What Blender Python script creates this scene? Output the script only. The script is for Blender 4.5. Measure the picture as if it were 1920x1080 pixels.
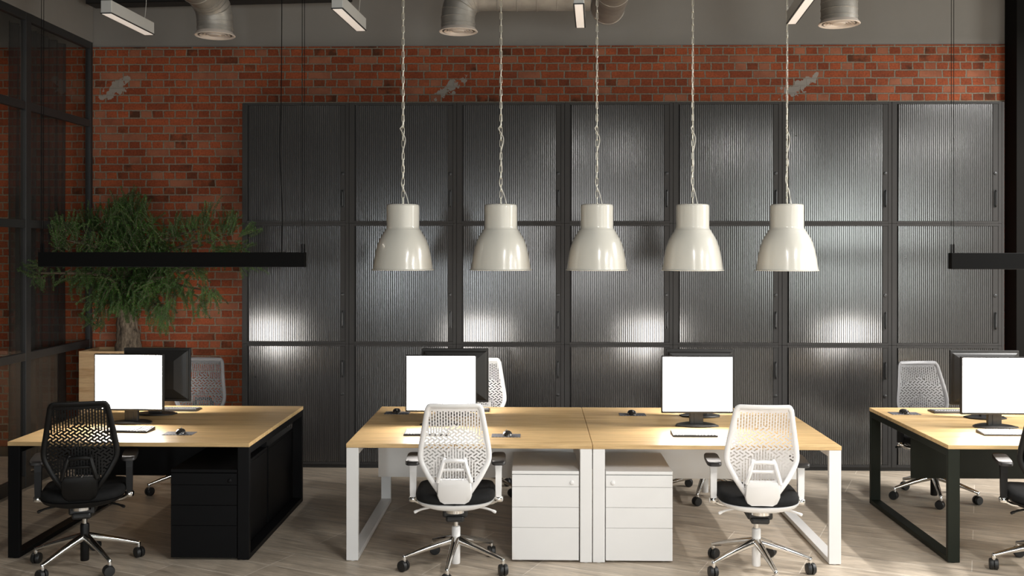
import bpy, bmesh, math, random
from mathutils import Vector, Matrix
for o in list(bpy.data.objects): bpy.data.objects.remove(o)
SC = bpy.context.scene
COL = SC.collection
R = math.radians
PI = math.pi

# ------------------------------------------------------------------ camera
FOC, YAW, ROLL, EYE = 1867.0, .0222, .00095, 1.97
cam_d = bpy.data.cameras.new('camera')
cam = bpy.data.objects.new('camera', cam_d); COL.objects.link(cam)
cam_d.sensor_width = 36.0; cam_d.lens = FOC / 1920 * 36.0
cam_d.shift_y = -75.0 / 1920; cam_d.clip_start = .05; cam_d.clip_end = 60
cam.matrix_world = (Matrix.Translation((0, 0, EYE)) @ Matrix.Rotation(YAW, 4, 'Z')
                    @ Matrix.Rotation(PI / 2, 4, 'X') @ Matrix.Rotation(ROLL, 4, 'Z'))
SC.camera = cam

# ------------------------------------------------------------------ light
SC.view_settings.view_transform = 'Standard'
SC.view_settings.look = 'None'
SC.view_settings.gamma = 1.0
SC.view_settings.exposure = 0.22
SC.view_settings.use_curve_mapping = False
SC.cycles.max_bounces = 8
SC.cycles.diffuse_bounces = 4
SC.cycles.glossy_bounces = 4
SC.cycles.transparent_max_bounces = 12
SC.cycles.sample_clamp_indirect = 6.0
SC.cycles.use_denoising = True
world = bpy.data.worlds.new('world'); SC.world = world; world.use_nodes = True
world.node_tree.nodes['Background'].inputs[0].default_value = (.80, .90, 1.0, 1)
world.node_tree.nodes['Background'].inputs[1].default_value = .02

def area(name, loc, aim, sx, sy, power, color, spread=None):
    d = bpy.data.lights.new(name, 'AREA'); d.shape = 'RECTANGLE'
    d.size = sx; d.size_y = sy; d.energy = power; d.color = color
    if spread: d.spread = spread
    o = bpy.data.objects.new(name, d); COL.objects.link(o)
    o.location = loc
    o.rotation_euler = (Vector(aim) - Vector(loc)).to_track_quat('-Z', 'Y').to_euler()
    return o
# daylight through the windows of the wall behind the camera and of the right wall, plus two added fills
area('daylight_wide_window', (6.9, -3.45, 2.15), (6.9, 0, 2.15), 3.0, 2.0, 255, (.93, 1.0, .97))
area('added_front_fill', (1.2, -3.45, 2.0), (1.2, 0, 2.0), 2.2, 1.8, 105, (1.0, 1.0, .99))  # added frontal fill for the white desk fronts, set in a made-up opening
area('daylight_narrow_window', (-2.15, -3.45, 1.60), (-2.15, 0, 1.60), .45, 1.5, 74, (.88, .95, 1.0))
area('daylight_side_window', (7.45, 6.0, 2.1), (0, 6.0, 2.1), 1.6, 2.0, 120, (.97, 1.0, .95))
area('next_room_fill', (-6.0, 7.2, 4.0), (-6.0, 7.201, 0), .1, 1.5, 26, (1.0, .90, .80))  # added unseen lamp that brightens the brick behind the glass
# added unseen fill lamps, shaped as ceiling bars, to brighten floor and desks
FILL_BARS = [(.9, 3.0, 3.45, 70), (3.2, 3.2, 3.45, 85), (5.4, 3.4, 3.45, 95), (4.8, 6.7, 3.95, 185), (6.4, 6.0, 3.95, 230)]
for bx_, by_, bz_, bp_ in FILL_BARS:
    area('added_fill_bar', (bx_, by_, bz_ - .01), (bx_, by_ + .001, 0), .09, 1.5, bp_, (1.0, .98, .955))

# ------------------------------------------------------------------ pixel helpers (photo frame 1920 x 1080)
cth, sth = math.cos(YAW), math.sin(YAW)
def ray(u, v):
    a, b = u - 960, v - 465
    a, b = a + ROLL * b, b - ROLL * a
    dx, dz = a / FOC, -b / FOC
    return Vector((-sth + dx * cth, cth + dx * sth, dz))
def PY(u, v, y):
    d = ray(u, v); return Vector((0, 0, EYE)) + d * (y / d.y)
def PZ(u, v, z):
    d = ray(u, v); return Vector((0, 0, EYE)) + d * ((z - EYE) / d.z)

# ------------------------------------------------------------------ materials
def mat(name, color, rough=.5, metal=0.0, spec=.5, coat=0.0, emis=None, estr=0.0):
    m = bpy.data.materials.new(name); m.use_nodes = True
    b = m.node_tree.nodes['Principled BSDF']
    b.inputs['Base Color'].default_value = (*color, 1)
    b.inputs['Roughness'].default_value = rough
    b.inputs['Metallic'].default_value = metal
    b.inputs['Specular IOR Level'].default_value = spec
    b.inputs['Coat Weight'].default_value = coat
    b.inputs['Coat Roughness'].default_value = .08
    if emis:
        b.inputs['Emission Color'].default_value = (*emis, 1)
        b.inputs['Emission Strength'].default_value = estr
    return m
class NT:
    def __init__(s, m): s.t = m.node_tree; s.b = s.t.nodes['Principled BSDF']
    def n(s, typ, **k):
        x = s.t.nodes.new(typ)
        for a, v in k.items(): setattr(x, a, v)
        return x
    def l(s, a, b): s.t.links.new(a, b)
    def math(s, op, a, b=None, clamp=False):
        x = s.n('ShaderNodeMath', operation=op); x.use_clamp = clamp
        for i, q in enumerate((a, b)):
            if q is None: continue
            if isinstance(q, (int, float)): x.inputs[i].default_value = q
            else: s.l(q, x.inputs[i])
        return x.outputs[0]
    def mix(s, fac, a, b, blend='MIX'):
        x = s.n('ShaderNodeMix', data_type='RGBA', blend_type=blend)
        for i, q in ((0, fac), (6, a), (7, b)):
            if isinstance(q, (int, float)): x.inputs[i].default_value = q
            elif isinstance(q, tuple): x.inputs[i].default_value = (*q, 1)
            else: s.l(q, x.inputs[i])
        return x.outputs[2]
    def noise(s, vec, scale, detail=4, rough=.6, dim='3D'):
        x = s.n('ShaderNodeTexNoise'); x.noise_dimensions = dim
        x.inputs['Scale'].default_value = scale; x.inputs['Detail'].default_value = detail
        x.inputs['Roughness'].default_value = rough
        if vec is not None: s.l(vec, x.inputs['Vector'])
        return x
    def ramp(s, fac, stops):
        x = s.n('ShaderNodeValToRGB'); r = x.color_ramp
        while len(r.elements) < len(stops): r.elements.new(.5)
        for e, (p, c) in zip(r.elements, stops):
            e.position = p; e.color = (*c, 1) if isinstance(c, tuple) else (c, c, c, 1)
        s.l(fac, x.inputs[0]); return x.outputs[0]
    def bump(s, h, strength, dist):
        x = s.n('ShaderNodeBump'); x.inputs['Strength'].default_value = strength
        x.inputs['Distance'].default_value = dist
        s.l(h, x.inputs['Height']); s.l(x.outputs[0], s.b.inputs['Normal'])

def brick_mat():
    m = mat('red_brick', (.3, .1, .05), .85, spec=.3); t = NT(m)
    tc = t.n('ShaderNodeTexCoord')
    sep = t.n('ShaderNodeSeparateXYZ'); t.l(tc.outputs['Object'], sep.inputs[0])
    wob = t.noise(tc.outputs['Object'], 14, 3)
    wsep = t.n('ShaderNodeSeparateXYZ'); t.l(wob.outputs['Color'], wsep.inputs[0])
    x = t.math('ADD', t.math('ADD', sep.outputs[0], 20.03), t.math('MULTIPLY', wsep.outputs[0], .022))
    z = t.math('ADD', t.math('ADD', sep.outputs[2], -.0185), t.math('MULTIPLY', wsep.outputs[1], .012))
    cmb = t.n('ShaderNodeCombineXYZ'); t.l(x, cmb.inputs[0]); t.l(z, cmb.inputs[1])
    br = t.n('ShaderNodeTexBrick'); t.l(cmb.outputs[0], br.inputs['Vector'])
    br.offset = .5; br.offset_frequency = 2; br.squash = .5; br.squash_frequency = 2
    br.inputs['Scale'].default_value = 1.0
    br.inputs['Brick Width'].default_value = .2185
    br.inputs['Row Height'].default_value = .0722
    br.inputs['Mortar Size'].default_value = .0070
    br.inputs['Mortar Smooth'].default_value = .25
    br.inputs['Bias'].default_value = -.1
    br.inputs['Color1'].default_value = (.35, .082, .029, 1)
    br.inputs['Color2'].default_value = (.205, .044, .016, 1)
    br.inputs['Mortar'].default_value = (.22, .18, .132, 1)
    fine = t.noise(tc.outputs['Object'], 60, 6, .7)
    big = t.noise(tc.outputs['Object'], 5.5, 3, .6)
    c = t.mix(1.0, br.outputs['Color'], t.ramp(fine.outputs[0], [(.3, .62), (.5, 1.0), (.72, 1.35)]), 'MULTIPLY')
    # pale and burnt bricks, one by one
    b2 = t.n('ShaderNodeTexBrick'); t.l(cmb.outputs[0], b2.inputs['Vector'])
    b2.offset = .5; b2.offset_frequency = 2; b2.squash = .5; b2.squash_frequency = 2
    for k, v in (('Scale', 1.0), ('Brick Width', .2185), ('Row Height', .0722), ('Mortar Size', .0), ('Bias', 0.0)): b2.inputs[k].default_value = v
    b2.inputs['Color1'].default_value = (0, 0, 0, 1); b2.inputs['Color2'].default_value = (1, 1, 1, 1)
    rb = t.math('FRACT', t.math('MULTIPLY', b2.outputs['Color'], 7.31))
    inb = t.math('SUBTRACT', 1.0, br.outputs['Fac'])
    c = t.mix(t.math('MULTIPLY', inb, t.ramp(rb, [(.70, 0.0), (.92, .65)])), c, (.36, .15, .085))
    burnt = t.math('MULTIPLY', t.math('MULTIPLY', t.ramp(rb, [(.05, 1.0), (.14, 0.0)]), t.ramp(big.outputs[0], [(.40, 0.0), (.60, 1.0)])), t.math('MULTIPLY', inb, .85))
    c = t.mix(burnt, c, (.04, .02, .01))
    c = t.mix(t.math('MULTIPLY', inb, t.ramp(big.outputs[0], [(.35, .35), (.6, 0.0)])), c, (.09, .022, .011))
    # smears of old plaster
    mask = None
    for (u, v) in ((215, 168), (848, 163), (1497, 162)):
        p = PY(u, v, 9.30)
        dx = t.math('MULTIPLY', t.math('SUBTRACT', sep.outputs[0], p.x), 5.2)
        dz = t.math('MULTIPLY', t.math('SUBTRACT', t.math('SUBTRACT', sep.outputs[2], t.math('MULTIPLY', t.math('SUBTRACT', sep.outputs[0], p.x), .55)), p.z), 11.0)
        d = t.math('SQRT', t.math('ADD', t.math('MULTIPLY', dx, dx), t.math('MULTIPLY', dz, dz)))
        k = t.math('LESS_THAN', t.math('ADD', d, t.math('MULTIPLY', t.math('SUBTRACT', wob.outputs[0], .5), 3.2)), .62)
        mask = k if mask is None else t.math('MAXIMUM', mask, k)
    c = t.mix(mask, c, (.30, .26, .22))
    t.l(c, t.b.inputs['Base Color'])
    h = t.math('ADD', t.math('MULTIPLY', t.math('SUBTRACT', 1.0, br.outputs['Fac']), 1.0), t.math('MULTIPLY', fine.outputs[0], .45))
    t.bump(h, .9, .012)
    return m
def floor_mat():
    m = mat('wood_plank_floor', (.3, .25, .2), .42, spec=.45); t = NT(m)
    tc = t.n('ShaderNodeTexCoord')
    mp = t.n('ShaderNodeMapping'); mp.inputs['Rotation'].default_value = (0, 0, R(24)); mp.inputs['Location'].default_value = (40, 40, 0)
    t.l(tc.outputs['Object'], mp.inputs[0])
    br = t.n('ShaderNodeTexBrick'); t.l(mp.outputs[0], br.inputs['Vector'])
    br.offset = .37; br.offset_frequency = 3; br.squash = 1.0
    br.inputs['Scale'].default_value = 1.0
    br.inputs['Brick Width'].default_value = 1.5
    br.inputs['Row Height'].default_value = .247
    br.inputs['Mortar Size'].default_value = .0034
    br.inputs['Mortar Smooth'].default_value = .3
    br.inputs['Color1'].default_value = (.56, .475, .375, 1)
    br.inputs['Color2'].default_value = (.46, .385, .30, 1)
    br.inputs['Mortar'].default_value = (.74, .66, .56, 1)
    mp2 = t.n('ShaderNodeMapping'); mp2.inputs['Scale'].default_value = (.9, 9, 1)
    t.l(mp.outputs[0], mp2.inputs[0])
    ofs = t.n('ShaderNodeVectorMath', operation='ADD'); t.l(mp2.outputs[0], ofs.inputs[0]); t.l(br.outputs['Color'], ofs.inputs[1])
    g = t.noise(mp2.outputs[0], 2.2, 8, .68); g.inputs['Distortion'].default_value = .6
    g2 = t.noise(mp2.outputs[0], 9, 6, .7)
    gr = t.ramp(g.outputs[0], [(.3, .60), (.5, .98), (.72, 1.2)])
    gr2 = t.ramp(g2.outputs[0], [(.3, .74), (.6, 1.1)])
    c = t.mix(1.0, br.outputs['Color'], gr, 'MULTIPLY')
    c = t.mix(1.0, c, gr2, 'MULTIPLY')
    t.l(c, t.b.inputs['Base Color'])
    t.l(t.ramp(g.outputs[0], [(.3, .36), (.7, .52)]), t.b.inputs['Roughness'])
    h = t.math('SUBTRACT', t.math('MULTIPLY', g2.outputs[0], .25), t.math('MULTIPLY', br.outputs['Fac'], .5))
    t.bump(h, .35, .004)
    return m
def oak_mat(name, tint):
    m = mat(name, tint, .42, spec=.4); t = NT(m)
    tc = t.n('ShaderNodeTexCoord')
    mp = t.n('ShaderNodeMapping'); mp.inputs['Scale'].default_value = (.8, 12, 12)
    t.l(tc.outputs['Object'], mp.inputs[0])
    g = t.noise(mp.outputs[0], 2.0, 7, .62); g.inputs['Distortion'].default_value = .5
    g2 = t.noise(mp.outputs[0], 12, 4, .7)
    c = t.mix(1.0, tint, t.ramp(g.outputs[0], [(.3, (.70, .62, .52)), (.5, (1.0, 1.0, 1.0)), (.75, (1.12, 1.10, 1.08))]), 'MULTIPLY')
    c = t.mix(1.0, c, t.ramp(g2.outputs[0], [(.35, .86), (.6, 1.04)]), 'MULTIPLY')
    t.l(c, t.b.inputs['Base Color'])
    t.bump(g2.outputs[0], .12, .002)
    return m
def noisy(name, color, rough, amp=.12, scale=3.0, bump=.0, bscale=150, **k):
    m = mat(name, color, rough, **k); t = NT(m)
    tc = t.n('ShaderNodeTexCoord')
    g = t.noise(tc.outputs['Object'], scale, 5)
    c = t.mix(1.0, color, t.ramp(g.outputs[0], [(.3, 1 - amp), (.7, 1 + amp)]), 'MULTIPLY')
    t.l(c, t.b.inputs['Base Color'])
    if bump:
        g2 = t.noise(tc.outputs['Object'], bscale, 3); t.bump(g2.outputs[0], bump, .003)
    return m
def glass_mat(name, tint=(.90, .895, .88), ior=1.45):
    m = bpy.data.materials.new(name); m.use_nodes = True; nt = m.node_tree; nt.nodes.clear()
    out = nt.nodes.new('ShaderNodeOutputMaterial'); mx = nt.nodes.new('ShaderNodeMixShader')
    tr = nt.nodes.new('ShaderNodeBsdfTransparent'); tr.inputs[0].default_value = (*tint, 1)
    gl = nt.nodes.new('ShaderNodeBsdfGlossy'); gl.inputs['Roughness'].default_value = .02
    gl.inputs['Color'].default_value = (.8, .8, .8, 1)
    fr = nt.nodes.new('ShaderNodeFresnel'); fr.inputs[0].default_value = ior
    geo = nt.nodes.new('ShaderNodeNewGeometry'); inv = nt.nodes.new('ShaderNodeMath'); inv.operation = 'SUBTRACT'
    inv.inputs[0].default_value = 1.0; nt.links.new(geo.outputs['Backfacing'], inv.inputs[1])
    mul = nt.nodes.new('ShaderNodeMath'); mul.operation = 'MULTIPLY'
    nt.links.new(fr.outputs[0], mul.inputs[0]); nt.links.new(inv.outputs[0], mul.inputs[1])
    nt.links.new(mul.outputs[0], mx.inputs[0]); nt.links.new(tr.outputs[0], mx.inputs[1])
    nt.links.new(gl.outputs[0], mx.inputs[2]); nt.links.new(mx.outputs[0], out.inputs[0])
    return m
def sheer_mat(name, color, alpha):
    m = mat(name, color, .9, spec=.1); m.node_tree.nodes['Principled BSDF'].inputs['Alpha'].default_value = alpha
    return m
def leaf_mat():
    m = mat('needle_leaf', (.05, .12, .02), .5, spec=.35); t = NT(m)
    tc = t.n('ShaderNodeTexCoord'); g = t.noise(tc.outputs['Object'], 7, 3)
    c = t.ramp(g.outputs[0], [(.3, (.010, .034, .003)), (.55, (.028, .078, .008)), (.75, (.060, .135, .020))])
    t.l(c, t.b.inputs['Base Color'])
    t.b.inputs['Transmission Weight'].default_value = 0
    return m
def bark_mat():
    m = mat('bark', (.12, .09, .06), .9, spec=.2); t = NT(m)
    tc = t.n('ShaderNodeTexCoord'); mp = t.n('ShaderNodeMapping'); mp.inputs['Scale'].default_value = (1, 1, .35)
    t.l(tc.outputs['Object'], mp.inputs[0])
    g = t.noise(mp.outputs[0], 26, 6, .7)
    t.l(t.ramp(g.outputs[0], [(.35, (.03, .022, .016)), (.6, (.20, .155, .11))]), t.b.inputs['Base Color'])
    t.bump(g.outputs[0], 1.0, .03)
    return m
def pad_mat():
    m = mat('mouse_pad_print', (.08, .08, .09), .6); t = NT(m)
    tc = t.n('ShaderNodeTexCoord'); mp = t.n('ShaderNodeMapping'); mp.inputs['Scale'].default_value = (90, 90, 90)
    t.l(tc.outputs['Object'], mp.inputs[0])
    ck = t.n('ShaderNodeTexChecker'); ck.inputs['Scale'].default_value = 1
    ck.inputs['Color1'].default_value = (.06, .06, .07, 1); ck.inputs['Color2'].default_value = (.20, .20, .22, 1)
    t.l(mp.outputs[0], ck.inputs['Vector']); t.l(ck.outputs[0], t.b.inputs['Base Color'])
    return m

M = {}
M['brick'] = brick_mat()
M['floor'] = floor_mat()
M['plaster'] = noisy('grey_plaster', (.225, .207, .186), .85, .05, 1.3, .15, 60, spec=.2)
M['charcoal_wall'] = noisy('charcoal_plaster', (.045, .043, .04), .85, .04, 1.3)
M['ceiling'] = noisy('dark_ceiling', (.05, .048, .045), .9, .05)
M['oak'] = oak_mat('oak_desk_top', (.66, .45, .215))
M['oak2'] = oak_mat('oak_planter_board', (.55, .37, .20))
M['white_metal'] = noisy('white_powder_coat', (.80, .79, .775), .38, .015, 2, spec=.5)
M['black_metal'] = noisy('black_powder_coat', (.0045, .0045, .005), .5, .1, 4, spec=.14)
M['green_sheen_metal'] = noisy('dark_coat_green_reflection', (.007, .0095, .005), .45, .1, 4, spec=.22)  # green reflection of outdoor trees put into the dark coat's colour
M['cab_frame'] = noisy('graphite_cabinet_steel', (.036, .0345, .0335), .6, .06, 5, .12, 400, spec=.06)
M['shutter'] = noisy('graphite_shutter_slats', (.038, .0357, .0343), .19, .05, 6, spec=1.0)
M['shutter'].node_tree.nodes['Principled BSDF'].inputs['IOR'].default_value = 1.55
M['groove'] = mat('dark_shutter_joint', (.022, .021, .0205), .7, spec=.2)
M['cab_dark'] = mat('black_handle_plastic', (.010, .010, .010), .4)
M['frame_black'] = noisy('black_window_frame', (.022, .022, .022), .5, .1, 3)
M['glass'] = glass_mat('partition_glass')
M['sheer'] = sheer_mat('sheer_grey_curtain', (.045, .043, .043), .78)
M['cream'] = noisy('cream_enamel', (.66, .64, .57), .22, .015, 4, spec=.5, coat=.5)
M['cream_in'] = mat('cream_enamel_inside', (.75, .73, .68), .5)
M['chain'] = mat('pale_steel_chain', (.72, .68, .58), .3, metal=.6)
M['cord'] = mat('cream_cable', (.70, .67, .60), .5)
M['chrome'] = noisy('polished_chrome', (.80, .79, .77), .10, .02, 3, metal=1.0)
M['lamp_black'] = mat('matt_black_lamp', (.004, .004, .004), .7, spec=.1)
M['bar_alu'] = noisy('painted_aluminium', (.62, .61, .58), .4, .03, 4, metal=.2)
M['bar_edge'] = mat('dark_diffuser_edge', (.03, .03, .03), .5)
M['diffuser'] = mat('opal_diffuser', (.86, .82, .78), .4, emis=(1.0, .87, .76), estr=.34)
M['duct'] = noisy('galvanised_duct', (.36, .335, .30), .5, .28, 4.2, .3, 90, metal=.5)
M['seam'] = mat('duct_seam', (.10, .095, .085), .5, metal=.5)
M['vent'] = mat('vent_enamel', (.78, .68, .60), .5)
M['screen'] = mat('lit_screen', (.02, .02, .02), .3, emis=(1.0, .945, .89), estr=20.5)
M['mon_black'] = noisy('black_monitor_plastic', (.020, .019, .018), .42, .1, 6, spec=.5)
M['key_white'] = mat('white_keycaps', (.55, .545, .53), .45)
M['key_black'] = mat('black_keycaps', (.03, .03, .03), .35)
M['kb_black'] = mat('black_keyboard_plastic', (.02, .02, .02), .4)
M['mouse'] = mat('glossy_black_mouse', (.03, .028, .026), .12, spec=.7, coat=.6)
M['wheel_grey'] = mat('grey_scroll_wheel', (.25, .25, .25), .4)
M['pad'] = pad_mat()
M['seat_black'] = noisy('black_seat_fabric', (.010, .010, .010), .85, .2, 60, .3, 300, spec=.2)
M['chair_white'] = noisy('white_chair_plastic', (.82, .81, .80), .28, .01, 4, spec=.55, coat=.25)
M['chair_black'] = noisy('black_chair_plastic', (.0055, .0052, .005), .45, .1, 4, spec=.28)
M['chair_grey'] = noisy('grey_chair_plastic', (.085, .085, .088), .38, .04, 4, spec=.5)
M['rubber'] = mat('black_caster', (.013, .013, .013), .45)
M['arm_pad'] = mat('black_arm_pad', (.018, .016, .015), .45)
M['mesh_hub'] = mat('black_mechanism', (.014, .014, .014), .35)
M['leaf'] = leaf_mat()
M['bark'] = bark_mat()
M['twig'] = mat('brown_twig', (.05, .035, .02), .8)
M['soil'] = noisy('dark_soil', (.03, .022, .016), .95, .3, 30, .6, 60)
M['dark_wall'] = noisy('dark_plaster', (.075, .07, .065), .85, .05)
M['column'] = noisy('dark_column_paint', (.007, .0064, .0058), .75, .05, spec=.06)
M['tray'] = mat('black_cable_tray', (.012, .011, .010), .6)

# ------------------------------------------------------------------ mesh helpers
class MB:
    def __init__(s): s.bm = bmesh.new()
    def face(s, pts):
        return s.bm.faces.new([s.bm.verts.new(p) for p in pts])
    def box(s, x0, x1, y0, y1, z0, z1, bev=0, seg=2, rot=None):
        g = bmesh.ops.create_cube(s.bm, size=1)
        mt = Matrix.Translation(((x0 + x1) / 2, (y0 + y1) / 2, (z0 + z1) / 2)) @ Matrix.Diagonal((abs(x1 - x0), abs(y1 - y0), abs(z1 - z0), 1))
        bmesh.ops.transform(s.bm, matrix=mt, verts=g['verts'])
        vs = g['verts']
        if bev:
            es = list({e for v in vs for e in v.link_edges})
            r = bmesh.ops.bevel(s.bm, geom=es, offset=bev, segments=seg, affect='EDGES', profile=.5)
            vs = r['verts'] + [v for v in vs if v.is_valid]
        if rot is not None: bmesh.ops.transform(s.bm, matrix=rot, verts=list(set(vs)))
        return s
    def rings(s, rings, cap0=True, cap1=True, closed=True):
        vr = [[s.bm.verts.new(p) for p in r] for r in rings]
        n = len(rings[0])
        for a, b in zip(vr, vr[1:]):
            for i in range(n if closed else n - 1):
                j = (i + 1) % n
                s.bm.faces.new((a[i], a[j], b[j], b[i]))
        if cap0: s.bm.faces.new(list(reversed(vr[0])))
        if cap1: s.bm.faces.new(vr[-1])
        return s
    def lathe(s, prof, n=32, cx=0, cy=0, cap0=False, cap1=False):
        return s.rings([[(cx + r * math.cos(2 * PI * i / n), cy + r * math.sin(2 * PI * i / n), z) for i in range(n)] for r, z in prof], cap0, cap1)
    def tube(s, pts, rad, n=8, closed=False, cap=True):
        pts = [Vector(p) for p in pts]; N = len(pts)
        rad = rad if isinstance(rad, (list, tuple)) else [rad] * N
        tans = []
        for i in range(N):
            a = pts[(i - 1) % N] if closed or i else pts[0]
            b = pts[(i + 1) % N] if closed or i < N - 1 else pts[-1]
            tans.append((b - a).normalized())
        up = Vector((0, 0, 1)) if abs(tans[0].z) < .9 else Vector((1, 0, 0))
        nrm = (up - tans[0] * up.dot(tans[0])).normalized()
        rr = []
        for p, t, r in zip(pts, tans, rad):
            nrm = (nrm - t * nrm.dot(t)).normalized(); bn = t.cross(nrm)
            rr.append([p + (nrm * math.cos(2 * PI * i / n) + bn * math.sin(2 * PI * i / n)) * r for i in range(n)])
        if closed: return s.rings(rr + [rr[0]], False, False)
        return s.rings(rr, cap, cap)
    def prism(s, poly, z0, z1, axis='Z'):
        def P(a, b, c): return (a, b, c) if axis == 'Z' else ((a, c, b) if axis == 'Y' else (c, a, b))
        r0 = [P(a, b, z0) for a, b in poly]; r1 = [P(a, b, z1) for a, b in poly]
        return s.rings([r0, r1])
    def data(s, name, m, smooth=False, angle=35):
        bmesh.ops.remove_doubles(s.bm, verts=s.bm.verts, dist=1e-6)
        bmesh.ops.recalc_face_normals(s.bm, faces=s.bm.faces)
        me = bpy.data.meshes.new(name); s.bm.to_mesh(me); s.bm.free()
        for mm in (m if isinstance(m, (list, tuple)) else [m]): me.materials.append(mm)
        if smooth:
            for p in me.polygons: p.use_smooth = True
            if angle:
                try: me.set_sharp_from_angle(angle=R(angle))
                except Exception: pass
        return me
    def build(s, name, m, parent=None, smooth=False, loc=None, rotz=0, angle=35):
        return link(name, s.data(name, m, smooth, angle), parent, loc, rotz)

def link(name, me, parent=None, loc=None, rotz=0):
    o = bpy.data.objects.new(name, me); COL.objects.link(o)
    if parent is not None: o.parent = parent
    if loc is not None: o.location = loc
    if rotz: o.rotation_euler = (0, 0, rotz)
    return o
def tag(o, label=None, cat=None, group=None, kind=None):
    if label: o['label'] = label
    if cat: o['category'] = cat
    if group: o['group'] = group
    if kind: o['kind'] = kind
    return o
def thing(name, label, cat, loc=(0, 0, 0), rotz=0, group=None):
    return tag(link(name, None, None, loc, rotz), label, cat, group)
CACHE = {}
def shared(key, fn):
    if key not in CACHE: CACHE[key] = fn()
    return CACHE[key]
def copy_tree(o, parent=None):
    c = o.copy(); COL.objects.link(c)
    if parent is not None: c.parent = parent
    for ch in [x for x in CHILD.get(o.name, [])]: copy_tree(ch, c)
    return c
CHILD = {}
def index_children():
    CHILD.clear()
    for o in bpy.data.objects:
        if o.parent: CHILD.setdefault(o.parent.name, []).append(o)
def spline(pts, n=8):
    pts = [Vector(p) for p in pts]; out = []
    for i in range(len(pts) - 1):
        p0 = pts[max(i - 1, 0)]; p1 = pts[i]; p2 = pts[i + 1]; p3 = pts[min(i + 2, len(pts) - 1)]
        for k in range(n):
            t = k / n
            out.append(.5 * ((2 * p1) + (p2 - p0) * t + (2 * p0 - 5 * p1 + 4 * p2 - p3) * t * t + (3 * p1 - p0 - 3 * p2 + p3) * t ** 3))
    out.append(pts[-1]); return out
def lerp_tab(tab, x):
    for (a, va), (b, vb) in zip(tab, tab[1:]):
        if x <= b: return va + (vb - va) * max(0, min(1, (x - a) / (b - a)))
    return tab[-1][1]

# ------------------------------------------------------------------ room shell
YW, XL, XR, YB, ZC = 9.30, -4.16, 7.6, -3.6, 4.75
def struct(mb, name, m, parent=None, label=None, cat=None):
    o = mb.build(name, m, parent)
    if parent is None: tag(o, label, cat, kind='structure')
    return o
struct(MB().box(-7.6, XR, YB, YW + .15, -.12, 0), 'floor', M['floor'], label='wood-look plank floor laid at a slant across the office', cat='floor')
struct(MB().box(-7.6, XR, YB, YW + .15, ZC, ZC + .12), 'ceiling', M['ceiling'], label='dark ceiling above the suspended ducts', cat='ceiling')
ZB = 3.858
struct(MB().box(-7.6, XR, YW, YW + .15, 0, ZB), 'wall_back', M['brick'], label='red brick wall behind the cabinets and the tree', cat='wall')
struct(MB().box(-7.6, XR, YW + .012, YW + .15, ZB, ZC), 'wall_upper', M['plaster'], label='plain grey plaster band above the red brick', cat='wall')
struct(MB().box(XL - .12, XL, YB, YW, 3.90, ZC), 'wall_left', M['plaster'], label='grey plaster wall above the black framed glass partition', cat='wall')
struct(MB().box(-7.75, -7.6, YB, YW, 0, ZC), 'wall_outer', M['dark_wall'], label='dark far wall of the room behind the glass', cat='wall')
# wall behind the camera with its window openings, right wall with one opening
fw = MB()
ops = [(-2.40, -1.90, .83, 2.37), (.05, 2.35, 1.05, 2.95), (5.35, 7.45, 1.10, 3.20)]  # the middle opening is added for the front fill
xs = -7.6
for a, b, z0, z1 in ops:
    fw.box(xs, a, YB - .15, YB, 0, ZC); fw.box(a, b, YB - .15, YB, 0, z0); fw.box(a, b, YB - .15, YB, z1, ZC); xs = b
fw.box(xs, XR, YB - .15, YB, 0, ZC)
struct(fw, 'wall_front', M['charcoal_wall'], label='charcoal plaster wall behind the viewer with window openings', cat='wall')
rw = MB()
rw.box(XR, XR + .15, YB, 5.2, 0, ZC); rw.box(XR, XR + .15, 6.8, YW + .15, 0, ZC)
rw.box(XR, XR + .15, 5.2, 6.8, 0, 1.1); rw.box(XR, XR + .15, 5.2, 6.8, 3.1, ZC)
struct(rw, 'wall_right', M['charcoal_wall'], label='charcoal plaster wall at the right end with a window opening', cat='wall')
# dark column closing the cabinet run
struct(MB().box(4.345, 4.95, 9.07, YW, 0, ZC, .004), 'column_right', M['column'], label='dark floor-to-ceiling column right of the cabinets', cat='column')
struct(MB().box(-7.6, -4.2, YW - .02, YW, 0, .09), 'baseboard_left', M['frame_black'], label='black baseboard behind the glass partition', cat='baseboard')
struct(MB().box(-4.09, -2.63, YW - .02, YW, 0, .09), 'baseboard_back', M['frame_black'], label='black baseboard under the brick beside the tree planter', cat='baseboard')

# glass partition on the left: black frame members and panes
gp = tag(link('window_1', None, None, (XL, 0, 0)), 'black framed floor-to-ceiling glass partition on the left', 'glass partition', kind='structure')
posts = [9.27, 8.107, 6.93, 5.75, 4.57, 3.39, 2.2, 1.0, -.2, -1.4, -2.6]
for i, y in enumerate(posts):
    h = .03 if i else .026
    MB().box(-.05, 0, y - .042 if i else y - .026, y + (.042 if i else .026), 0, 3.90, .003).build('post', M['frame_black'], gp)
for z, h in ((.05, .05), (1.075, .033), (2.165, .033), (3.135, .033), (3.872, .038)):
    for a, b in zip(posts, posts[1:]):
        MB().box(-.048, -.002, b + .042, a - .042 if a < 9.2 else a - .026, z - h, z + h, .003).build('rail', M['frame_black'], gp)
zz = [.05, 1.075, 2.165, 3.135, 3.872]
for a, b in zip(posts, posts[1:]):
    for z0, z1 in zip(zz, zz[1:]):
        MB().box(-.028, -.022, b + .03, a - .02, z0 + .02, z1 - .02).build('pane', M['glass'], gp)

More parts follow.
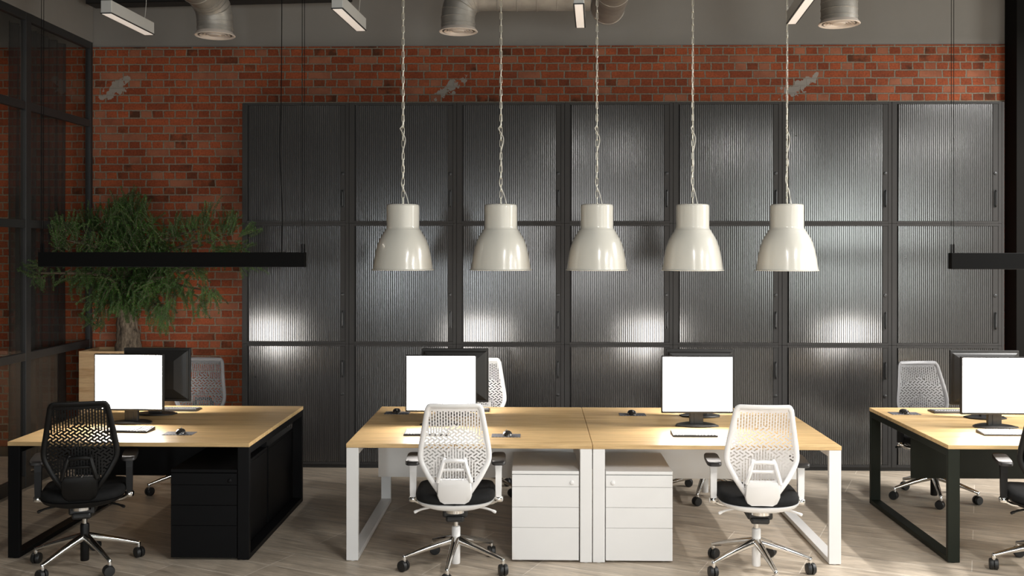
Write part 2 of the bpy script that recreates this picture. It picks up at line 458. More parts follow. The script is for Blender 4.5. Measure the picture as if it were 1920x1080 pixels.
# sheer curtains in the room behind the partition
def curtain(y0, y1, x, z0, z1, seed):
    rnd = random.Random(seed); n = 90; rows = 10
    ph = [rnd.uniform(0, 6) for _ in range(4)]
    mb = MB(); rr = []
    for k in range(rows + 1):
        z = z0 + (z1 - z0) * k / rows; ring = []
        for i in range(n + 1):
            t = i / n
            a = .035 * (1 - .35 * k / rows)
            dx = a * math.sin(t * 46 + ph[0] + .3 * math.sin(k * .4)) + .4 * a * math.sin(t * 83 + ph[1])
            ring.append((x + dx, y0 + (y1 - y0) * t + .01 * math.sin(k * .5 + t * 9), z))
        rr.append(ring)
    mb.rings(rr, False, False, closed=False)
    return mb
c1 = curtain(8.22, 9.22, -4.40, .03, 3.87, 3).build('sheer_curtain', M['sheer'], None, True, angle=0)
tag(c1, 'thin dark grey curtain hanging behind the far panes of the glass partition', 'curtain')

# ------------------------------------------------------------------ cabinets
DC = 8.865
PITCH, X0 = .9625, -2.616
CH = [(2.190, 3.262), (1.112, 2.184), (.034, 1.106)]
W_ = PITCH - .003; HH = 1.0765
SX0, SX1 = .058, .882           # shutter
def cab_body():
    mb = MB(); D = YW - DC - .01; t = .021
    mb.box(0, .044, 0, D, 0, HH, .002, 1)
    mb.box(.929, W_, 0, D, 0, HH, .002, 1)
    mb.box(.044, .929, 0, D, 0, t); mb.box(.044, .929, 0, D, HH - t, HH)
    mb.box(.044, .929, D - .02, D, t, HH - t)
    mb.box(.044, SX0 - .002, .022, .04, t, HH - t)
    return mb.data('cabinet_body', M['cab_frame'])
def cab_shutter():
    mb = MB(); n = 48; w = (SX1 - SX0) / n; t = .021
    prof = []
    for i in range(n):
        x = SX0 + i * w
        prof += [(x, .0130), (x + w * .15, .0130), (x + w * .19, .0094), (x + w * .25, .0085), (x + w * .58, .0083), (x + w * .92, .0085), (x + w * .97, .0094)]
    prof.append((SX1, .0130))
    mb.rings([[(x, y, t + .001) for x, y in prof], [(x, y, HH - t - .001) for x, y in prof]], False, False, closed=False)
    me = mb.data('shutter', [M['shutter'], M['groove']], False)
    for p in me.polygons:
        c = p.center
        if c.y > .0091 or abs(p.normal.x) > .25: p.material_index = 1
    return me
def cab_stile():
    return MB().box(SX1 + .001, .9285, .003, .03, .022, HH - .022, .002, 1).data('lock_stile', M['cab_frame'])
def cab_handle():
    mb = MB()
    x = .905
    mb.tube(spline([(x, .004, .0), (x, -.012, .006), (x, -.016, .022), (x, -.016, .07), (x, -.016, .118), (x, -.012, .134), (x, .004, .14)], 4), .0075, 8)
    mb.box(x - .014, x + .014, -.0005, .0028, -.006, .146, .0009, 1)
    return mb.data('handle', M['cab_dark'], True)
def cab_lock():
    mb = MB()
    mb.rings([[(.905 + r * math.cos(2 * PI * i / 16), y, r * math.sin(2 * PI * i / 16)) for i in range(16)] for r, y in ((.014, .003), (.014, -.004), (.010, -.006), (.004, -.0065))])
    return mb.data('lock', M['cab_dark'], True)
ordn = ['first', 'second', 'third', 'fourth', 'fifth', 'sixth', 'seventh']
rown = ['top', 'middle', 'bottom']
def cabinet(r, c):
    if c == 0: pos = 'nearest the tree'
    elif c == 6: pos = 'against the dark column'
    else: pos = ordn[c] + ' from the left'
    t = thing('tambour_cabinet', 'grey ribbed shutter cabinet in the %s row, %s' % (rown[r], pos), 'cabinet',
              (X0 + PITCH * c, DC, CH[r][0]), 0, 'shutter cabinets along the brick wall')
    link('cabinet_body', shared('cb', cab_body), t)
    link('shutter', shared('cs', cab_shutter), t)
    st = link('lock_stile', shared('cst', cab_stile), t)
    hz, lz = (.150, .443) if r < 2 else (.785, .630)
    link('handle', shared('ch', cab_handle), st, (0, 0, hz))
    link('lock', shared('cl', cab_lock), st, (0, 0, lz))
for r in range(3):
    for c in range(7): cabinet(r, c)
tag(MB().box(X0, X0 + PITCH * 7 - .003, DC + .02, YW - .012, 0, .0335).build('cabinet_plinth', M['cab_dark']), 'long low black plinth carrying the shutter cabinets', 'plinth')

tag(MB().box(4.120, 4.141, DC, YW - .012, .0, 3.262, .001, 1).build('cabinet_end_panel', M['cab_frame']), 'tall graphite end panel closing the right side of the cabinet run', 'panel')

# ------------------------------------------------------------------ desks
YF = 6.232; DEPTH = 1.468; ZT = .74; TT = .026; LW = .075; LT = .032
def frame_mb(x):      # closed loop of flat tube, x = left edge
    mb = MB(); y0, y1, z1 = YF + .004, YF + DEPTH - .004, ZT - TT
    b = .003
    mb.box(x, x + LW, y0, y0 + LT, 0.004, z1, b); mb.box(x, x + LW, y1 - LT, y1, 0.004, z1, b)
    mb.box(x, x + LW, y0 + LT - .002, y1 - LT + .002, .004, .004 + LT, b); mb.box(x, x + LW, y0 + LT - .002, y1 - LT + .002, z1 - .045, z1, b)
    for yy in (y0 + .02, y1 - .02): mb.lathe([(.014, 0), (.014, .006)], 12, x + LW / 2, yy, True, True)
    return mb
def desk(x0, x1, m, label, dy=0, panel=(.09, .09)):
    t = thing('desk', label, 'desk', (0, dy, 0), 0, 'double desks in the row')
    MB().box(x0, x1, YF, YF + DEPTH, ZT - TT, ZT, .0025).build('desk_top', M['oak'], t)
    frame_mb(x0 + .001).build('leg_frame', m, t); frame_mb(x1 - LW - .001).build('leg_frame', m, t)
    ym = YF + DEPTH / 2
    MB().box(x0 + panel[0], x1 - panel[1], ym - .009, ym + .009, .365, ZT - TT - .001, .001, 1).build('modesty_panel', m, t)
    bm = MB()
    for yy in (YF + .30, YF + DEPTH - .30): bm.box(x0 + LW, x1 - LW, yy, yy + .04, ZT - TT - .042, ZT - TT - .002, .002, 1)
    bm.build('cross_beam', m, t)
    return t
XC = .3665
desk(-3.333, -1.792, M['black_metal'], 'oak-topped desk on black loop legs, left of the white desks')
desk(-1.180, XC - .0015, M['white_metal'], 'oak-topped desk on white loop legs, left half of the joined pair')
desk(XC + .0015, 1.912, M['white_metal'], 'oak-topped desk on white loop legs, right half of the joined pair')
desk(2.590, 4.132, M['green_sheen_metal'], 'oak-topped desk on dark loop legs coloured with a green reflection, at the right end', .055, (.045, .09))

def pedestal(x0, x1, yf, m, mkey, label, lock_right, facing=1, d=.58):
    w = x1 - x0; h = .572
    t = thing('drawer_pedestal', label, 'drawer unit', ((x0 + x1) / 2, yf, 0), 0 if facing > 0 else PI, 'drawer pedestals under the desks')
    mb = MB(); mb.box(-w / 2, w / 2, .018, d, .012, h - .022, .002, 1); mb.box(-w / 2, w / 2, .0, d, h - .020, h, .003, 2)
    for sx in (-1, 1):
        for yy in (.06, d - .06): mb.lathe([(.016, 0), (.016, .014)], 10, sx * (w / 2 - .05), yy, True, True)
    mb.build('pedestal_body', m, t)
    zs = [.013, .217, .345, .473, h - .024]
    for a, b in zip(zs, zs[1:]):
        dr = MB().box(-w / 2 + .001, w / 2 - .001, 0, .0165, a + .0009, b - .0009, .002, 2).build('drawer', m, t)
        if b == zs[-1]:
            lk = MB(); lx = (w / 2 - .045) * (1 if lock_right else -1); lz = a + .028
            lk.rings([[(lx + r * math.cos(2 * PI * i / 16), y, lz + r * math.sin(2 * PI * i / 16)) for i in range(16)] for r, y in ((.0135, .001), (.0135, -.005), (.010, -.008), (.004, -.009))])
            lk.build('lock', m, dr, True)
    return t
pedestal(-.138, .283, YF + .012, M['white_metal'], 'w', 'white drawer pedestal left of the white centre legs', True)
pedestal(.449, .868, YF + .012, M['white_metal'], 'w', 'white drawer pedestal right of the white centre legs', False)
pedestal(-2.292, -1.872, YF + .004, M['black_metal'], 'b', 'black drawer pedestal under the left desk, facing the viewer', True, 1, .712)
pedestal(-2.292, -1.872, YF + DEPTH - .004, M['black_metal'], 'b', 'black drawer pedestal at the back of the left desk, side seen through the legs', False, -1, .712)

# ------------------------------------------------------------------ monitors
def mon_housing():
    mb = MB(); w, z0, z1 = .247, .093, .488
    mb.box(-w, w, 0, .030, z0, z1, .004)
    # tapered back
    def rect(s, y, dz=0): return [(-w * s, y, .29 + dz - .19 * s), (w * s, y, .29 + dz - .19 * s), (w * s, y, .29 + dz + .19 * s), (-w * s, y, .29 + dz + .19 * s)]
    mb.rings([rect(.95, .0295), rect(.90, .040), rect(.62, .056), rect(.55, .060)], False, True)
    for i in range(7): mb.box(-.10, .10, .058, .0625, .22 + i * .012, .225 + i * .012)
    return mb.data('housing', M['mon_black'])
def mon_screen():
    return MB().box(-.237, .237, -.0015, .001, .108, .480).data('screen', M['screen'])
def mon_neck():
    mb = MB(); mb.box(-.047, .047, .040, .072, .010, .19, .004); mb.box(-.06, .06, .055, .066, .14, .27, .003)
    mb.box(-.018, .018, .037, .042, .012, .10, .002); return mb.data('neck', M['mon_black'])
def mon_base():
    mb = MB()
    def ring(s, z):
        out = []
        for i in range(17):
            a = -1 + 2 * i / 16; out.append((a * .150 * s, .045 + (-.085 + .055 * a * a) * s, z - .006 * (abs(a) ** 2)))
        for i in range(13):
            a = 1 - 2 * i / 12; out.append((a * .135 * s, .045 + (.10 - .06 * a * a) * s, z - .006 * (abs(a) ** 2)))
        return out
    mb.rings([ring(1, .0062), ring(1, .010), ring(.97, .015), ring(.5, .019)])
    return mb.data('base', M['mon_black'], True, 30)
def monitor(u, v, label, facing, rot=0):
    p = PZ(u, v, ZT)
    t = thing('monitor', label, 'computer monitor', (p.x, p.y, ZT), (0 if facing > 0 else PI) + rot, 'monitors on the desks')
    link('housing', shared('mh', mon_housing), t); link('screen', shared('ms', mon_screen), t)
    link('neck', shared('mn', mon_neck), t); link('base', shared('mba', mon_base), t)
    return t
DF, DR = 6.88, 7.30
def mon_at(u, y, label, facing, rot=0):
    p = PY(u, 600, y); a, b = None, None
    t = thing('monitor', label, 'computer monitor', (p.x, y, ZT), (0 if facing > 0 else PI) + rot, 'monitors on the desks')
    link('housing', shared('mh', mon_housing), t); link('screen', shared('ms', mon_screen), t)
    link('neck', shared('mn', mon_neck), t); link('base', shared('mba', mon_base), t)
    return t
mon_at(241, DF, 'lit monitor on the left desk, white screen towards the viewer', 1, R(-2))
mon_at(827, DF, 'lit monitor on the white desks, partly behind the left white chair', 1)
mon_at(1308, DF, 'lit monitor on the white desks beside the right white chair', 1)
mon_at(1871, DF, 'lit monitor on the right desk, white screen towards the viewer', 1)
mon_at(297, DR + .04, 'black monitor seen from behind, at the back of the left desk', -1)
mon_at(854, DR + .06, 'black monitor seen from behind, left back place of the white desks', -1)
mon_at(1311, DR + .06, 'black monitor seen from behind, right back place of the white desks', -1)
mon_at(1843, DR + .04, 'black monitor seen from behind, at the back of the right desk', -1)

# ------------------------------------------------------------------ keyboards, mice, pads
def kb_body():
    mb = MB(); mb.rings([[(x, y, z) for x, y, z in ((-.145, -.066, 0), (.145, -.066, 0), (.145, .066, 0), (-.145, .066, 0))],
                         [(-.145, -.066, .008), (.145, -.066, .008), (.145, .066, .018), (-.145, .066, .018)],
                         [(-.142, -.063, .011), (.142, -.063, .011), (.142, .063, .021), (-.142, .063, .021)]])
    return mb.data('keyboard_body', M['kb_black'])
def kb_keys(m):
    def f():
        mb = MB()
        def key(x0, x1, y0, y1):
            za = .0108 + (y0 + .063) * .0794; zb = .0108 + (y1 + .063) * .0794
            i = .0022
            mb.rings([[(x0, y0, za), (x1, y0, za), (x1, y1, zb), (x0, y1, zb)],
                      [(x0 + i, y0 + i, za + .0045), (x1 - i, y0 + i, za + .0045), (x1 - i, y1 - i, zb + .0045), (x0 + i, y1 - i, zb + .0045)]], False, True)
        for r in range(6):
            y = -.058 + r * .0196; x = -.137
            ws = [.0165] * 12 if r else [.022, .018, .018, .09, .018, .018, .018]
            if r in (1, 2): ws = [.026] + [.0165] * 10 + [.026]
            tot = sum(ws) + .0030 * (len(ws) - 1); sc = .205 / tot
            for w in ws:
                key(x, x + w * sc, y, y + .0164); x += (w + .0030) * sc
            x = .076
            for k in range(3):
                key(x, x + .0175, y, y + .0164); x += .0203
        return mb.data('keys', m)
    return f
def keyboard(u, v, label, white=True, facing=1, rot=0):
    p = PZ(u, v, ZT)
    t = thing('keyboard', label, 'keyboard', (p.x, p.y, ZT), (0 if facing > 0 else PI) + rot, 'keyboards on the desks')
    link('keyboard_body', shared('kb', kb_body), t)
    k = 'key_white' if white else 'key_black'
    link('keys', shared(k, kb_keys(M[k])), t)
keyboard(244, 808, 'white-keyed keyboard on the left desk, in front of the lit monitor', True, 1, R(-3))
keyboard(800, 814, 'white-keyed keyboard with black rim behind the left white chair', True)
keyboard(1301, 816, 'white-keyed keyboard with black rim beside the right white chair', True)
keyboard(1879, 814, 'white-keyed keyboard on the right desk, in front of the lit monitor', True)
keyboard(338, 769, 'black keyboard at the back of the left desk', False, -1)
keyboard(1782, 773, 'black keyboard at the back of the right desk', False, -1)
keyboard(882, 770, 'black keyboard at the back of the white desks, mostly hidden by a white chair', False, -1)

def mouse_body():
    mb = MB(); rr = []
    n = 20
    for k in range(9):
        a = k / 8 * PI / 2; s = math.cos(a); z = .031 * math.sin(a)
        ring = []
        for i in range(n):
            b = 2 * PI * i / n
            x = .033 * math.cos(b) * max(s, .02) ** .75; y = .052 * math.sin(b) * max(s, .02) ** .75
            zz = z * (1 - .25 * (y / .052)) if y > 0 else z
            ring.append((x * (1 - .12 * math.sin(b)), y - .004 * (1 - s), .001 + zz))
        rr.append(ring)
    mb.rings(rr); return mb.data('mouse_shell', M['mouse'], True, 60)
def mouse_wheel():
    mb = MB(); mb.rings([[(x, .024 + .010 * math.cos(2 * PI * i / 14), .0235 + .010 * math.sin(2 * PI * i / 14)) for i in range(14)] for x in (-.0035, .0035)])
    return mb.data('scroll_wheel', M['wheel_grey'], True)
def mouse(u, v, label, facing, rot=0):
    p = PZ(u, v, ZT + .004)
    t = thing('computer_mouse', label, 'mouse', (p.x, p.y, ZT + .0038), (0 if facing > 0 else PI) + rot, 'mice on the desks')
    link('mouse_shell', shared('mo', mouse_body), t); link('scroll_wheel', shared('mw', mouse_wheel), t)
def mouse_pad(u0, u1, v, d, label):
    a = PZ(u0, v, ZT); b = PZ(u1, v, ZT); w = b.x - a.x
    o = MB().box(-w / 2, w / 2, -d / 2, d / 2, .0002, .0035, .0008, 1).build('mouse_pad', M['pad'], None, False, ((a.x + b.x) / 2, a.y, ZT))
    tag(o, label, 'mouse pad', 'mouse pads on the desks')
for (um, vm, u0, u1, vp, f, where) in (
        (339, 812, 309, 365, 813, 1, 'at the front of the left desk'),
        (951, 816, 922, 976, 817, 1, 'right of the left white chair'),
        (744, 774, 722, 768, 774.5, -1, 'at the back left of the white desks'),
        (1185, 777, 1161, 1210, 777.5, -1, 'at the back, right of the white desks seam'),
        (1696, 775, 1669, 1722, 775.5, -1, 'at the back left of the right desk')):
    mouse_pad(u0, u1, vp, .11, 'dark grey patterned mouse pad ' + where)
    mouse(um, vm, 'glossy black mouse on its pad ' + where, f, R(12))

# ------------------------------------------------------------------ office chairs
HW = [(.43, .072), (.47, .085), (.52, .118), (.60, .170), (.68, .212), (.715, .2215), (.75, .221), (.80, .2145), (.92, .193), (1.02, .175), (1.055, .169)]
YZ = [(.43, -.150), (.50, -.182), (.58, -.204), (.70, -.214), (.85, -.232), (1.06, -.285)]
def by(x, z): return lerp_tab(YZ, z) + .75 * x * x
def outline(n=34):
    zt, rc = 1.056, .032
    L = []
    for i in range(n + 1):
        z = .43 + (zt - rc - .43) * i / n; L.append((lerp_tab(HW, z), z))
    xc = lerp_tab(HW, zt) - rc
    for i in range(1, 7):
        a = i / 6 * PI / 2; L.append((xc + rc * math.cos(a), zt - rc + rc * math.sin(a)))
    right = L; left = [(-x, z) for x, z in reversed(L)]
    bot = [(.072 - .144 * i / 6, .43 - .006 * math.sin(i / 6 * PI)) for i in range(1, 6)]
    return right + [(xc - 2 * xc * i / 6, zt) for i in range(1, 6)] + left + [(-a, b) for a, b in bot]
def back_frame(m):
    def f():
        o = outline(); n = len(o); mb = MB()
        def off(d):
            r = []
            for i in range(n):
                a = Vector(o[i - 1]); b = Vector(o[(i + 1) % n]); t = (b - a).normalized(); nn = Vector((-t.y, t.x))
                r.append(Vector(o[i]) + nn * d)
            return r
        rr = []
        for d, dy in ((0, 0), (.003, -.008), (.012, -.011), (.026, -.008), (.031, .0), (.026, .009), (.004, .010)):
            rr.append([(p.x, by(p.x, p.y) + dy, p.y) for p in off(d)])
        mb.rings(rr + [rr[0]], False, False)
        return mb.data('back_frame', m, True, 60)
    return f
def back_mesh(m):
    def f():
        bm = bmesh.new()
        bar, slot = .0096, .0068
        xs = [-.5 * slot]
        # columns: alternate slot / bar, slot in the centre
        k = 0; pos = [slot / 2]
        while pos[-1] < .215: pos.append(pos[-1] + (bar if len(pos) % 2 else slot))
        xs = [-p for p in reversed(pos)] + pos
        zr = .0042; nz = int((1.04 - .437) / zr)
        zone = []
        def chev(ax, z):
            peak = .935 - .55 * ax if ax < .12 else .935 - .066 - .1 * (ax - .12)
            low = .80 - .9 * ax if ax < .13 else .45
            return low < z < peak
        V = {}
        def vert(i, j):
            if (i, j) not in V:
                x = xs[i]; z = .437 + zr * j
                zz = z
                if chev(abs(x), z):
                    zz = z + (.0046 if (i // 2) % 2 else -.0046)
                V[(i, j)] = bm.verts.new((x, by(x, zz), zz))
            return V[(i, j)]
        for i in range(len(xs) - 1):
            xm = (xs[i] + xs[i + 1]) / 2
            slot_col = abs(xs[i + 1] - xs[i] - slot) < .0005
            for j in range(nz):
                zm = .437 + zr * (j + .5)
                lim = lerp_tab(HW, zm) - .016
                if abs(xm) > lim or zm > 1.035: continue
                if chev(abs(xm), zm):
                    band = j % 5
                    op = band in (1, 2) and not (not slot_col and ((i // 2 + j // 5) % 2))
                else:
                    op = slot_col and (j + (2 if (i // 2) % 2 else 0)) % 5 not in (0,)
                if op and abs(xm) < lim - .02 and zm > .47 and zm < 1.01: continue
                bm.faces.new((vert(i, j), vert(i + 1, j), vert(i + 1, j + 1), vert(i, j + 1)))
        bmesh.ops.solidify(bm, geom=bm.faces[:], thickness=.0045)
        bmesh.ops.recalc_face_normals(bm, faces=bm.faces[:])
        me = bpy.data.meshes.new('backrest'); bm.to_mesh(me); bm.free(); me.materials.append(m); return me
    return f
def back_bracket(m):
    def f():
        mb = MB()
        def P(x, z, off): return (x, by(x * .6, z) - off, z)
        # lower shield
        shield = [(.080, .425), (.102, .500), (.099, .575), (.082, .600), (-.082, .600), (-.099, .575), (-.102, .500), (-.080, .425)]
        def ring(s, off): return [P(x * s, .512 + (z - .512) * s, off) for x, z in shield]
        mb.rings([ring(1.0, .012), ring(1.02, .030), ring(.96, .046), ring(.72, .052)])
        # two arms and the cross bar above the opening
        for sx in (-1, 1):
            arm = [(.099, .585, .040), (.083, .640, .046), (.066, .700, .036), (.058, .722, .016)]
            mb.tube(spline([P(sx * x, z, o) for x, z, o in arm], 4), .0125, 8)
        mb.tube(spline([P(-.064, .708, .030), P(0, .714, .036), P(.064, .708, .030)], 4), .013, 8)
        mb.tube(spline([P(-.072, .655, .026), P(0, .658, .034), P(.072, .655, .026)], 4), .009, 8)
        return mb.data('back_bracket', m, True, 40)
    return f
def super_ring(hx, y0, y1, z, e=4.0, n=40, bowl=.0):
    out = []
    for i in range(n):
        a = 2 * PI * i / n; c, s = math.cos(a), math.sin(a)
        x = hx * (abs(c) ** (2 / e)) * (1 if c > 0 else -1); y = (y0 + y1) / 2 + (y1 - y0) / 2 * (abs(s) ** (2 / e)) * (1 if s > 0 else -1)
        out.append((x, y, z + bowl * (x / .24) ** 2))
    return out
def seat(m):
    def f():
        mb = MB(); b = .014
        mb.rings([super_ring(.222, -.190, .248, .428, 4, 40, b), super_ring(.240, -.208, .264, .440, 4, 40, b), super_ring(.242, -.210, .267, .462, 4, 40, b),
                  super_ring(.232, -.200, .257, .482, 4, 40, b), super_ring(.20, -.17, .22, .492, 4, 40, b), super_ring(.12, -.1, .12, .490, 4, 40, b)])
        return mb.data('seat_cushion', m, True, 60)
    return f
def seat_shell(m):
    def f():
        mb = MB(); b = .030
        mb.rings([super_ring(.10, -.12, .10, .392, 3, 40, b), super_ring(.20, -.190, .20, .398, 3.2, 40, b), super_ring(.232, -.218, .245, .412, 3.6, 40, b * .8), super_ring(.240, -.222, .255, .434, 4, 40, b * .6), super_ring(.225, -.2, .24, .436, 4, 40, b * .6)])
        return mb.data('seat_shell', m, True, 60)
    return f
def arm_post(m):
    def f():
        mb = MB()
        mb.rings([[(.262 + dx * s, y0 + dy * t, z) for dx, dy in ((-.019, -.022), (.019, -.022), (.019, .022), (-.019, .022))] for z, s, t, y0 in ((.44, .9, .75, -.02), (.50, 1, .8, -.02), (.60, 1, .95, -.018), (.645, 1.1, 1.1, -.012), (.6565, 1.25, 1.5, 0))])
        return mb.data('arm_post', m)
    return f
def arm_pad():
    mb = MB()
    mb.rings([[(.262 + x * s, y * s + .02, z + .006 * (y / .12)) for x, y in
               [(.045 * (abs(math.cos(a)) ** .45) * (1 if math.cos(a) > 0 else -1), .125 * (abs(math.sin(a)) ** .45) * (1 if math.sin(a) > 0 else -1)) for a in [2 * PI * i / 28 for i in range(28)]]]
              for z, s in ((.656, .90), (.660, 1.0), (.674, 1.0), (.681, .93), (.682, .6))])
    return mb.data('arm_pad', M['arm_pad'], True, 50)
def arm_bracket():
    mb = MB(); mb.tube(spline([(.10, .0, .400), (.20, -.01, .402), (.245, -.02, .420), (.262, -.02, .450)], 5), [.013] * 16, 8)
    mb.lathe([(.026, .418), (.028, .424), (.028, .442), (.024, .447)], 16, .262, -.02, True, True)
    return mb.data('arm_bracket', M['chrome'], True, 50)
def lever(m):
    def f():
        mb = MB(); mb.tube(spline([(.13, -.08, .398), (.19, -.11, .394), (.222, -.13, .388), (.246, -.142, .380)], 4), [.007] * 9 + [.009, .010, .010, .007], 6)
        return mb.data('lever', m, True)
    return f
def mech():
    mb = MB(); mb.box(-.075, .075, -.14, .11, .345, .400, .012); mb.box(-.055, .055, -.155, .06, .322, .36, .012)
    return mb.data('mechanism', M['mesh_hub'])
def spine_hub():
    mb = MB(); mb.rings([[(.056 * math.cos(a), -.150 + .044 * math.sin(a), z) for a in [2 * PI * i / 20 for i in range(20)]] for z in (.382, .388, .424, .429)])
    return mb.data('tilt_collar', M['chrome'], True, 40)
def piston():
    return MB().lathe([(.0145, .19), (.0145, .33)], 16, cap0=True, cap1=True).data('gas_piston', M['chrome'], True)
def column(m):
    def f():
        return MB().lathe([(.024, .030), (.026, .034), (.027, .25), (.024, .258), (.016, .26)], 20, cap0=True, cap1=True).data('column_cover', m, True, 50)
    return f
def leg():
    mb = MB(); L = .318
    rr = []
    for t in (0, .12, .3, .5, .7, .88, 1.0):
        x = .022 + (L - .022) * t; z = .176 - .086 * t + .004 * math.sin(t * PI); w = .0255 - .0125 * t; h = .027 - .015 * t
        rr.append([(x, w * math.cos(a), z + h * math.sin(a)) for a in [2 * PI * i / 12 for i in range(12)]])
    mb.rings(rr); mb.lathe([(.0115, .060), (.0125, .066), (.0125, .094), (.010, .099)], 14, L, 0, True, True)
    return mb.data('leg', M['chrome'], True, 50)
def caster():
    mb = MB(); L = .318
    for s in (-1, 1):
        y0, y1 = s * .004, s * .026
        mb.rings([[(-.006 + r * math.cos(2 * PI * i / 22), y, .0335 + r * math.sin(2 * PI * i / 22)) for i in range(22)] for r, y in ((.026, y0), (.0335, y0), (.0335, y1 - s * .006), (.029, y1), (.012, y1 + s * .001))])
    mb.box(-.02, .010, -.006, .006, .02, .055, .003); mb.lathe([(.008, .045), (.008, .064)], 10, 0, 0, True, True)
    return mb.data('caster', M['rubber'], True, 40)
PAL = {'white': ('chair_white', 'chair_white'), 'black': ('chair_black', 'chair_black'), 'grey': ('chair_grey', 'chair_black')}
def chair(x, y, rot, star, color, label, castrot=None):
    a, b = PAL[color]; ma, mb_ = M[a], M[b]
    t = thing('office_chair', label, 'office chair', (x, y, 0), rot, 'swivel chairs at the desks')
    link('backrest', shared(('bm', a), back_mesh(ma)), t)
    link('back_frame', shared(('bf', a), back_frame(ma)), t)
    link('back_bracket', shared(('bb', b), back_bracket(mb_)), t)
    link('seat_cushion', shared('seat', seat(M['seat_black'])), t)
    link('seat_shell', shared(('ss', b), seat_shell(mb_)), t)
    for s in (1, -1):
        ar = link('armrest', shared(('ap', b, 0), arm_post(mb_)), t)
        if s < 0: ar.rotation_euler = (0, 0, 0); ar.scale = (-1, 1, 1)
        link('arm_pad', shared('pad', arm_pad), ar)['label'] = 'black arm pad'
        link('arm_bracket', shared('abr', arm_bracket), ar)['label'] = 'chrome arm bracket'
    lv = link('lever', shared(('lv', b), lever(mb_)), t); lv2 = link('lever', shared(('lv', b), lever(mb_)), t); lv2.scale = (-1, 1, 1)
    link('mechanism', shared('mech', mech), t); link('tilt_collar', shared('hub', spine_hub), t)
    link('gas_piston', shared('pis', piston), t); link('column_cover', shared(('col', b), column(mb_)), t)
    rnd = random.Random(int(x * 100) + 7)
    for k in range(5):
        l = link('leg', shared('leg', leg), t, None, R(star + 72 * k) - rot)
        l['label'] = 'chrome star-base leg'
        link('caster', shared('cas', caster), l, (.318, 0, 0), rnd.uniform(-.9, .9) + PI / 2)
def chair_px(u, y, rot, star, color, label):
    p = PY(u, 1000, y); chair(p.x, y, R(rot), star, color, label)
chair_px(159, 6.12, 17, -112, 'black', 'black office chair at the front of the left desk')
chair_px(855, 6.12, 2, -95, 'white', 'white office chair left of the two white drawer pedestals')
chair_px(1418, 6.12, -3, -82, 'white', 'white office chair right of the two white drawer pedestals')
chair_px(1969, 6.12, -14, -118, 'black', 'black office chair at the front of the right desk, cut by the frame')
chair_px(358, 7.98, 176, -155, 'grey', 'grey-backed office chair behind the left desk, before the brick wall')
chair_px(897, 8.02, 180, -100, 'white', 'white office chair behind the white desks, brightly lit beside a monitor')
chair_px(1322, 7.95, 184, -110, 'white', 'white office chair hidden behind the right lit monitor of the white desks')
chair_px(1751, 7.90, 186, -103, 'grey', 'grey-backed office chair behind the right desk, before the cabinets')

# ------------------------------------------------------------------ white bell pendants on chains
YP = 6.95; ZR = 1.815
def shade_out():
    pr = [(.109, 2.272), (.113, 2.266), (.114, 2.255), (.114, 2.120), (.116, 2.106), (.122, 2.098), (.126, 2.094), (.128, 2.090), (.134, 2.079), (.150, 2.055), (.166, 2.025), (.180, 1.985), (.191, 1.94), (.200, 1.89), (.2065, 1.845), (.210, 1.825), (.2155, 1.822), (.2185, 1.8185), (.2175, 1.815), (.214, 1.8148)]
    return MB().lathe([(.0005, 2.276), (.10, 2.275)] + pr + [(.206, 1.822), (.203, 1.845), (.197, 1.89), (.188, 1.94), (.177, 1.985), (.163, 2.025), (.147, 2.055), (.12, 2.085), (.0005, 2.09)], 64).data('lamp_shade', M['cream'], True, 40)
def lamp_bulb():
    return MB().lathe([(.0005, 1.905), (.02, 1.91), (.034, 1.93), (.036, 1.955), (.026, 1.985), (.016, 2.01), (.016, 2.088)], 20).data('bulb', M['cream_in'], True)
def chain_mesh():
    mb = MB(); pitch = .0445; z = 2.300; k = 0
    while z < ZC - .03:
        pts = []
        hl, hw = .0265, .0085
        for i in range(7): a = -PI / 2 + PI * i / 6; pts.append((hw * math.sin(a + PI / 2) if False else hw * math.cos(a + PI / 2), hl - hw + hw * math.cos(a)))
        p1 = [(hw * math.cos(i / 6 * PI), hl - hw + hw * math.sin(i / 6 * PI)) for i in range(7)]
        p2 = [(-hw * math.cos(i / 6 * PI), -(hl - hw) - hw * math.sin(i / 6 * PI)) for i in range(7)]
        ang = R(18) if k % 2 else R(75)
        ca, sa = math.cos(ang), math.sin(ang)
        mb.tube([(x * ca, x * sa, z + zz) for x, zz in p1 + p2], .0024, 6, True)
        z += pitch; k += 1
    mb.tube([(0, 0, 2.274), (0, 0, 2.285)], .006, 8)
    return mb.data('chain', M['chain'], True, 60)
def cord_mesh():
    pts = [(.040, 0, 2.272), (.026, .0, 2.33), (.008, -.008, 2.375), (-.010, -.008, 2.41), (-.008, .006, 2.45), (.004, .009, 2.50), (.004, -.008, 2.56), (-.004, -.008, 2.62), (.010, -.009, 2.68), (.017, -.008, 2.72), (.010, -.010, 2.755), (-.018, -.012, 2.80), (-.013, -.010, 2.812), (.0, -.004, 2.84), (.002, .006, 2.92), (-.002, .005, 3.1), (.002, .006, 3.4), (0, .006, 3.8), (0, .006, ZC)]
    return MB().tube(spline(pts, 5), .0030, 6).data('power_cord', M['cord'], True, 60)
